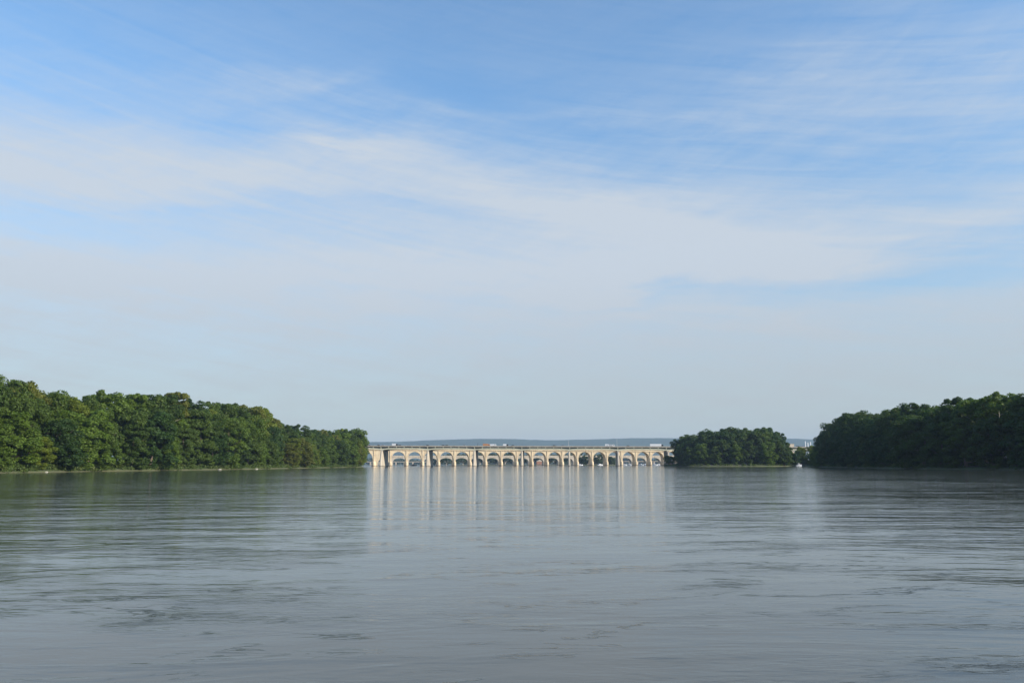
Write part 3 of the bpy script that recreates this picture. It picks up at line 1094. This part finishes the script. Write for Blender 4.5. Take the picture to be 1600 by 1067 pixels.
def car(px, v, paint, label, suv=False):
    x, y, z = on_deck(px, v)
    o = empty('car', (x, y, z), hb_ang)
    tag(o, label, 'car', 'vehicles crossing the highway bridge')
    up = 0.25 if suv else 0
    mb = MB()
    prof = [(-2.25, .3), (2.25, .3), (2.3, .62), (2.1, .82 + up * .6), (1.1, .95 + up), (-1.9, 1.0 + up), (-2.25, .85 + up)]
    mb.prism(prof, -.88, .88, 'y')
    mb.build('body', M[paint], o, 0.08)
    mb = MB()
    ax = 1.0 if not suv else 2.0
    mb.loft([[(-1.2 * ax + .0, -.80, .98 + up), (.95, -.80, .98 + up), (.95, .80, .98 + up), (-1.2 * ax, .80, .98 + up)],
             [(-.8 * ax, -.66, 1.40 + up), (.28, -.66, 1.40 + up), (.28, .66, 1.40 + up), (-.8 * ax, .66, 1.40 + up)]])
    mb.build('window', M['glass'], o)
    mb = MB()
    mb.box(-.82 * ax, .3, -.68, .68, 1.403 + up, 1.46 + up)
    mb.build('roof', M[paint], o)
    for wx in (-1.4, 1.4):
        for wy in (-.84, .84):
            w = link('wheel', WH, o)
            w.location = (wx, wy, .34)
    return o


def truck(px, v, L, Hh, cargo, cab, label, name='truck'):
    x, y, z = on_deck(px, v)
    o = empty(name, (x, y, z), hb_ang)
    tag(o, label, 'truck', 'vehicles crossing the highway bridge')
    mb = MB()
    mb.box(-L / 2, L / 2 - 2.2, -1.22, 1.22, 1.0, Hh)
    mb.build('cargo_box', M[cargo], o, 0.06)
    mb = MB()
    mb.prism([(L / 2 - 2.1, .55), (L / 2, .55), (L / 2, 1.5), (L / 2 - .35, 2.6), (L / 2 - 2.1, 2.7)], -1.15, 1.15, 'y')
    cb = mb.build('cab', M[cab], o, 0.08)
    mb = MB()
    mb.box(L / 2 - 1.5, L / 2 - .6, -1.17, 1.17, 1.6, 2.3)
    mb.build('window', M['glass'], cb)
    mb = MB()
    mb.box(-L / 2 + .1, L / 2 - 2.3, -.5, .5, .6, .997)
    mb.build('chassis', M['dark_metal'], o)
    for wx in ([-L / 2 + 1.0, -L / 2 + 2.2, L / 2 - 1.2] if L > 8 else [-L / 2 + 1.2, L / 2 - 1.2]):
        for wy in (-1.05, 1.05):
            w = link('wheel', WHB, o)
            w.location = (wx, wy, .5)
    return o


car(575, 4, 'black_paint', 'black car on the highway bridge, just right of the left wood', True)
car(590, 4, 'black_paint', 'dark car just left of the leftmost visible pier of the highway bridge', True)
car(595.5, 8, 'silver_paint', 'silver car directly above the leftmost visible pier of the highway bridge', True)
truck(615, 4, 6.5, 3.0, 'white_paint', 'black_paint', 'white box truck with dark cab, left of the second highway pier', 'box_truck')
car(623.5, 4, 'black_paint', 'black car close ahead of the left white box truck', True)
car(667.5, 4, 'black_paint', 'lone black car above the second visible pier of the highway bridge', True)
car(692, 4, 'black_paint', 'rear car of the black pair between second and third highway piers', True)
car(697.5, 4, 'black_paint', 'front car of the black pair between second and third highway piers', True)
car(724, 8, 'silver_paint', 'silver car a little left of the third visible highway pier', True)
truck(759, 4, 7.5, 3.1, 'orange_paint', 'orange_paint', 'rusty orange truck right of the third visible highway pier', 'box_truck')
truck(769.5, 4, 6.5, 2.7, 'white_paint', 'white_paint', 'rounded white delivery van next to the rusty orange truck', 'delivery_van')
truck(789.5, 4, 5.8, 2.9, 'white_paint', 'black_paint', 'short white box truck in mid span left of the central highway pier', 'box_truck')
car(801.5, 4, 'black_paint', 'black car trailing the short white box truck', True)
car(866.5, 4, 'black_paint', 'lone black car in the span right of the central highway pier', True)
car(880, 8, 'silver_paint', 'silver car beside the dark topped lamp post', True)
truck(950, 4, 5.6, 3.1, 'white_paint', 'white_paint', 'left white box truck of the pair just left of the tallest lamp post', 'box_truck')
truck(956.5, 4, 5.6, 2.6, 'silver_paint', 'white_paint', 'silver box truck of the pair just left of the tallest lamp post', 'box_truck')
car(982.5, 4, 'black_paint', 'black car right of the tallest lamp post', True)
truck(1027, 4, 14.0, 3.3, 'white_paint', 'black_paint', 'long white trailer truck near the wooded island', 'trailer_truck')


def lamp(px, v, h, m, label):
    x, y, z = on_deck(px, v)
    o = empty('street_lamp', (x, y, z), hb_ang)
    tag(o, label, 'street lamp', 'lamp posts on the highway bridge')
    mb = MB()
    mb.tube([(0, 0, -.1), (0, 0, h * .5), (0, 0, h)], [.19, .15, .11], 8)
    mb.build('pole', M[m], o)
    mb = MB()
    mb.tube([(0, 0, h), (0, .8, h + .35), (0, 2.0, h + .45)], [.09, .08, .06], 6)
    mb.build('arm', M[m], o)
    mb = MB()
    mb.loft([[(-.24, 1.9, h + .28), (.24, 1.9, h + .28), (.2, 3.0, h + .34), (-.2, 3.0, h + .34)], [(-.2, 1.95, h + .55), (.2, 1.95, h + .55), (.15, 2.9, h + .5), (-.15, 2.9, h + .5)]])
    mb.build('lamp_head', M['lamp_glass'] if m == 'galv' else M[m], o)


lamp(746, -0.7, 3.4, 'dark_metal', 'short dark post on the highway bridge right of the third pier')
lamp(888.5, -0.7, 6.3, 'galv', 'slim pale lamp post above the slimmest pale pier')
lamp(964.2, -0.7, 8.2, 'galv', 'tallest lamp post, white, on the highway bridge')


# ------------------------------------------------------------------ boats, buildings
def boat(px, Y, L, label, paint='white_paint'):
    q = at(px, 725, Y)
    o = empty('motor_boat', (q.x, Y, 0.0), rnd.uniform(-.5, .5))
    tag(o, label, 'boat', 'small boats moored upstream')
    mb = MB()
    rings = []
    for i in range(9):
        s = i / 8
        hw = L * .16 * (1 - max(0, (s - .45) / .55) ** 2.2) + .02
        sh = 1.0 + .55 * s * s
        x = -L / 2 + L * s
        rings.append([(x, -hw, sh), (x, -hw * .75, 0.1), (x, 0, -0.35), (x, hw * .75, 0.1), (x, hw, sh)])
    mb.loft(rings)
    mb.build('hull', M[paint], o)
    mb = MB()
    mb.loft([[(-L * .22, -.9, 1.0), (L * .18, -.8, 1.1), (L * .18, .8, 1.1), (-L * .22, .9, 1.0)], [(-L * .20, -.8, 2.5), (L * .05, -.7, 2.5), (L * .05, .7, 2.5), (-L * .20, .8, 2.5)]])
    cb = mb.build('cabin', M[paint], o)
    mb = MB()
    mb.box(-L * .17, L * .03, -.92, .92, 1.7, 2.2)
    mb.build('window', M['glass'], cb)


boat(906, 1190, 9, 'white cabin boat under the arch just right of the slim pale pier')
boat(938, 1190, 9, 'white cabin boat under the arch left of the tallest lamp post')
for px, Y, L, lb in ((976, 1190, 7, 'leftmost white boat of the row moored right of the tallest lamp post'),
                     (984, 1215, 9, 'second white boat of the row moored right of the tallest lamp post'),
                     (1001, 1180, 9, 'third white boat of the row, under the second arch from it'),
                     (1007.5, 1210, 10, 'fourth white boat of the moored row'),
                     (1023, 1185, 9, 'fifth white boat of the row, below the white trailer truck'),
                     (1030, 1215, 9, 'last white boat of the moored row, closest to the island')):
    boat(px, Y, L, lb)
q = at(1248, 729, 700)
boat(1248, 668, 5.0, 'small pale boat moored at the gap between island and right wood', 'silver_paint')
boat(646.5, 1190, 10, 'dark boat under the arch left of the second visible highway pier', 'black_paint')


def house(name, px, Y, w, d, h, roof, wall, roofm, label, cat):
    q = at(px, 725, Y)
    o = empty(name, (q.x, Y, 0.7), R(6))
    tag(o, label, cat)
    mb = MB()
    mb.box(-w / 2, w / 2, 0, d, -1.5, h)
    mb.build('wall', M[wall], o)
    if roof:
        mb = MB()
        mb.prism([(-w / 2 - .4, h + .003), (w / 2 + .4, h + .003), (0, h + roof)], -.4, d + .4, 'y')
        mb.build('roof', M[roofm], o)
    else:
        mb = MB()
        mb.box(-w / 2 - .2, w / 2 + .2, -.2, d + .2, h + .003, h + .6)
        mb.build('roof', M[roofm], o)
    nx, nz = max(2, int(w / 3.2)), max(1, int(h / 3.3))
    for i in range(nx):
        for k in range(nz):
            if nx * nz > 90: continue
            mb = MB()
            cx = -w / 2 + w * (i + .5) / nx
            mb.box(cx - .55, cx + .55, -.05, .05, 1.0 + 3.2 * k, 2.5 + 3.2 * k)
            mb.build('window', M['glass'], o)
    return o


house('brick_house', 843.5, 1540, 12, 9, 6.5, 3.0, 'brick', 'far_concrete', 'small brick house under the arch right of the central pier', 'house')
house('office_building', 1253.5, 1500, 9, 12, 33, 0, 'slate', 'slate', 'dark slate blue tower block in the gap right of the island', 'building')
house('warehouse', 1233, 1300, 20, 14, 32, 0, 'far_concrete', 'far_concrete', 'pale flat roofed building showing above the right end of the island', 'building')
for i, (px, ty, lb) in enumerate(((1257.8, 689, 'leftmost'), (1262, 691, 'middle'), (1266, 690, 'rightmost'))):
    q = at(px, ty, 1150)
    o = empty('silo', (q.x, 1150, 0.5))
    tag(o, f'{lb} of the three slim white silos in the gap right of the island', 'silo', 'white silos beyond the gap')
    mb = MB()
    n = 20
    mb.loft([[(math.cos(2 * PI * k / n) * 0.75, math.sin(2 * PI * k / n) * 0.75, z) for k in range(n)] for z in (-3, q.z - 1.2)])
    mb.build('shaft', M['white_paint'], o)
    mb = MB()
    mb.loft([[(math.cos(2 * PI * k / n) * r_, math.sin(2 * PI * k / n) * r_, z) for k in range(n)] for z, r_ in ((q.z - 1.197, .8), (q.z - .9, .8), (q.z - .5, .3))])
    mb.build('cap', M['galv'], o)
island('island', at(1255, 725, 1350).x, 1330, 130, 210, 1.0)

# pale stones at the left waterline
for (px, py, Yr, s, lb) in ((65, 739, 272, 0.45, 'small white stone at the left waterline near the photo edge'), (340, 735, 386, 0.7, 'left one of two pale flat stones at the left waterline'),
                            (393, 733.6, 424, 0.7, 'right one of two pale flat stones at the left waterline')):
    mb = MB()
    rr = random.Random(int(px))
    rings = []
    for z, k in ((-.4, .9), (0, 1.0), (.25, .85), (.42, .5), (.46, .1)):
        rings.append([(s * k * math.cos(a) * (1.3 + rr.uniform(-.12, .12)), s * k * math.sin(a) * (1 + rr.uniform(-.12, .12)), z * s) for a in [2 * PI * i / 12 for i in range(12)]])
    mb.loft(rings)
    o = mb.build('stone', simple('pale_stone', (0.42, 0.40, 0.34), 0.8))
    o.location = (lerp_tab(LSH, Yr) + 0.6, Yr, 0.12)
    tag(o, lb, 'stone', 'pale stones at the left waterline')

# ------------------------------------------------------------------ air
hz = MB()
hz.box(-9950, 9950, -3100, 12450, -5.0, 330.0)
m = bpy.data.materials.new('haze')
m.use_nodes = True
for nd in list(m.node_tree.nodes):
    if nd.type == 'BSDF_PRINCIPLED': m.node_tree.nodes.remove(nd)
pv = m.node_tree.nodes.new('ShaderNodeVolumePrincipled')
pv.inputs['Color'].default_value = (0.45, 0.62, 0.86, 1)
pv.inputs['Density'].default_value = 0.000072
pv.inputs['Anisotropy'].default_value = 0.0
m.node_tree.links.new(pv.outputs[0], [x for x in m.node_tree.nodes if x.type == 'OUTPUT_MATERIAL'][0].inputs['Volume'])
m.cycles.homogeneous_volume = True
tag(hz.build('haze', m), kind='stuff')
